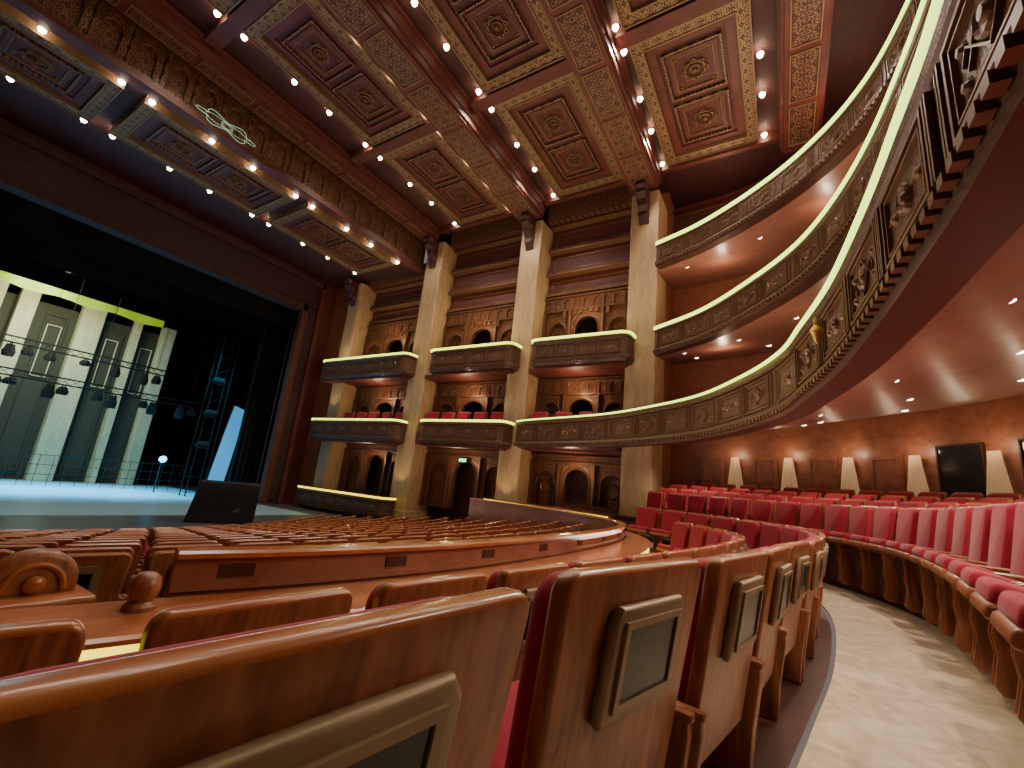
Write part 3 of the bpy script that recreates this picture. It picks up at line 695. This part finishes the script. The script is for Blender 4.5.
while z<6.4:
    a.tube([(-27,11.4,z),(-27,12.2,z)],.014,5);a.tube([(-26.4,11.4,z),(-26.4,12.2,z+.5)],.014,5);z+=.8
ob('tower_frame',a.mesh('tower_frame',[BLACK]),e)
for z in (.5,2.2,4):
    a=MB();a.lathe([(0,-.3),(.2,-.3),(.2,.1),(.1,.25),(0,.25)],12,0,Matrix.Rotation(math.pi/2,4,'X'),False);ob('tower_lamp',a.mesh('tower_lamp',[BLACK],True),e,loc=(-26.3,11.5,z))
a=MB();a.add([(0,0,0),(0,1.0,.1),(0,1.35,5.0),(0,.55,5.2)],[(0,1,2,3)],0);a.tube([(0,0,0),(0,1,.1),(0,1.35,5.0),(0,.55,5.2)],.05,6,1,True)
e=ob('leaning_flat',None,None,"leaning scenery flat with cyan light put in as glow",'scenery',loc=(-28.2,13.0,-2.1))
ob('flat_panel',a.mesh('flat_panel',[emit('cyan_flat_glow',(.07,.40,.85),.8,(.08,.2,.3)),STEEL]),e)  # cyan light on the flat is its own emission
a=MB();a.lathe([(0,0),(.16,0),(.18,.12),(.0,.16)],12,0,Matrix.Rotation(math.pi/2,4,'Y'),False)
e=ob('stage_lamp',None,None,"bright cyan stage lamp above the rear railing",'lamp',loc=(-28.8,10.9,-.45));ob('lens',a.mesh('lens',[CYAN]),e)
a=MB();a.tube([(0,0,-1.74),(0,0,0)],.03,6);ob('lamp_stand',a.mesh('lamp_stand',[STEEL]),e)
e=ob('stage_monitor',None,None,"black angular block standing at the stage edge",'stage monitor',loc=(-17.0,8.6,-2.185),rz=math.radians(-25))
a=MB();a.poly([(-1.0,0),(1.0,0),(1.0,1.35),(-.80,1.35)],.8,.03,2,0);ob('body',a.mesh('body',[BLK2]),e)
a=MB();a.tube([(.81,.45,.52),(.81,.58,.42),(.81,.45,.32),(.81,.32,.42)],.008,5,0,True);a.tube([(.81,.38,.47),(.81,.52,.37)],.007,5,0);a.tube([(.81,.52,.47),(.81,.38,.37)],.007,5,0)
ob('diamond_mark',a.mesh('diamond_mark',[plain('grey_mark',(.16,.16,.16),.5)]),e)
# ------------------------------------------------------------------ lights
def light(t,loc,e,c,size=.1,rot=(0,0,0),**k):
    l=bpy.data.lights.new('lamp',t);l.energy=e;l.color=c
    if t=='AREA': l.shape='RECTANGLE';l.size=size;l.size_y=k.get('sy',size)
    else: l.shadow_soft_size=size
    if t=='SPOT': l.spot_size=math.radians(k.get('ang',110));l.spot_blend=.6
    o=bpy.data.objects.new('lamp',l);COL.objects.link(o);o.location=loc;o.rotation_euler=rot;return o
WM=(1,.86,.70)
for x in (-14.2,-10.6,-8.5,-4.95,-3.6,-.1):
    for y in (3.9,9.7,13.6): light('SPOT',(x,y,12.75),500,WM,.07,ang=130)
for y in (3.1,9.0,13.4): light('SPOT',(-18.8,y,10.85),100,WM,.07,ang=130)
for (x0,x1) in BOX:
    light('AREA',((x0+x1)/2,15.1,6.1),70,(1,.80,.46),x1-x0-1,(math.pi,0,0),sy=.3)  # upward light added behind the parapet for the ceiling, unseen from below
for x,y,z in ((-2,14.6,6.3),(1.3,10.5,6.3),(-1,14,9.7),(2,11,9.7),(-1,11.8,2.8),(.9,5,2.8),(1.1,2,2.8)):
    light('AREA',(x,y,z),60,(1,.82,.56),1.2,(math.pi,0,0),sy=.5)  # added upward fill along the balcony fronts, hidden from below
for cx,cw,zt in COLS: light('SPOT',(cx,15.0,-.9 if cx>-20 else 2.9),80,(1,.74,.30),.1,(math.radians(168),0,0),ang=70)
for x,y in ((-6,4),(-6,9.5),(-12,4),(-12,10),(-2,7)): light('AREA',(x,y,-.6 if x>-10 else -1.2),165,(1,.82,.69),2.6,(math.pi,0,0))  # unseen uplights added over the stalls to brighten the ceiling
for b,(x0,x1) in enumerate(BAYS):
    for z,en in ((.8,50),(4.0,68),(7.6,46)): light('POINT',((x0+x1)/2,15.85,z),en,(1,.68,.40),.08)
for x,y,z in ((.2,3.6,1.65),(2.0,3,1.75),(1.4,6.0,1.7),(1.3,9,1.7),(.2,12.2,1.8),(-2.4,14.6,1.6),(3.6,5,2.4),(3.4,9,2.4)): light('SPOT',(x,y,z),150,(1,.86,.68),.05,ang=160)
for x,y,z in LIGHTS: light('POINT',(x,y,z),14,(1,.76,.48),.08)
for x,y,z in ((1.5,13,4.9),(-1.5,15.8,4.9),(1.5,13.5,8.2),(-1.5,16,8.2)): light('POINT',(x,y,z),40,(1,.70,.48),.08)
for x,y,z in ((-1.5,16.2,11.6),(2,13.5,11.6)): light('POINT',(x,y,z),60,(1,.70,.48),.1)
for x,y in ((2.6,6),(2.8,10),(.5,13.5)): light('AREA',(x,y,-.2),38,(1,.80,.66),1.0,(math.pi,0,0))  # upward fill added among the rear rows to brighten the soffit
# stage
light('AREA',(-29,6,7.5),260,(.25,.78,1),3)
light('AREA',(-29.5,5,7),520,(1,.95,.58),5,(0,math.radians(50),0),sy=1.0)
for y in (2.5,6,9.5):
    light('SPOT',(-28.3,y,2.4),2600,(.02,.56,1),.2,ang=110)
    light('SPOT',(-24.6,y+1.5,7.6),3600,(.05,.68,1),.2,(0,math.radians(20),0),ang=50)
wd=bpy.data.worlds.new('world');bpy.context.scene.world=wd;wd.use_nodes=True
wd.node_tree.nodes['Background'].inputs[0].default_value=(1,.78,.68,1);wd.node_tree.nodes['Background'].inputs[1].default_value=.2
# ------------------------------------------------------------------ camera
p=math.radians(13.11);t=math.radians(5.82);a=math.radians(32.2)
h=Vector((-math.sin(a),math.cos(a),0));r0=Vector((math.cos(a),math.sin(a),0));z=Vector((0,0,1))
F=math.cos(p)*h+math.sin(p)*z;u0=-math.sin(p)*h+math.cos(p)*z
Rr=math.cos(t)*r0+math.sin(t)*u0;U=-math.sin(t)*r0+math.cos(t)*u0
cd=bpy.data.cameras.new('camera');cd.sensor_width=36;cd.lens=437/1024*36;cd.clip_start=.02;cd.clip_end=200
co=bpy.data.objects.new('camera',cd);COL.objects.link(co)
B=-F;co.matrix_world=Matrix(((Rr.x,U.x,B.x,0),(Rr.y,U.y,B.y,0),(Rr.z,U.z,B.z,0),(0,0,0,1)))
bpy.context.scene.camera=co
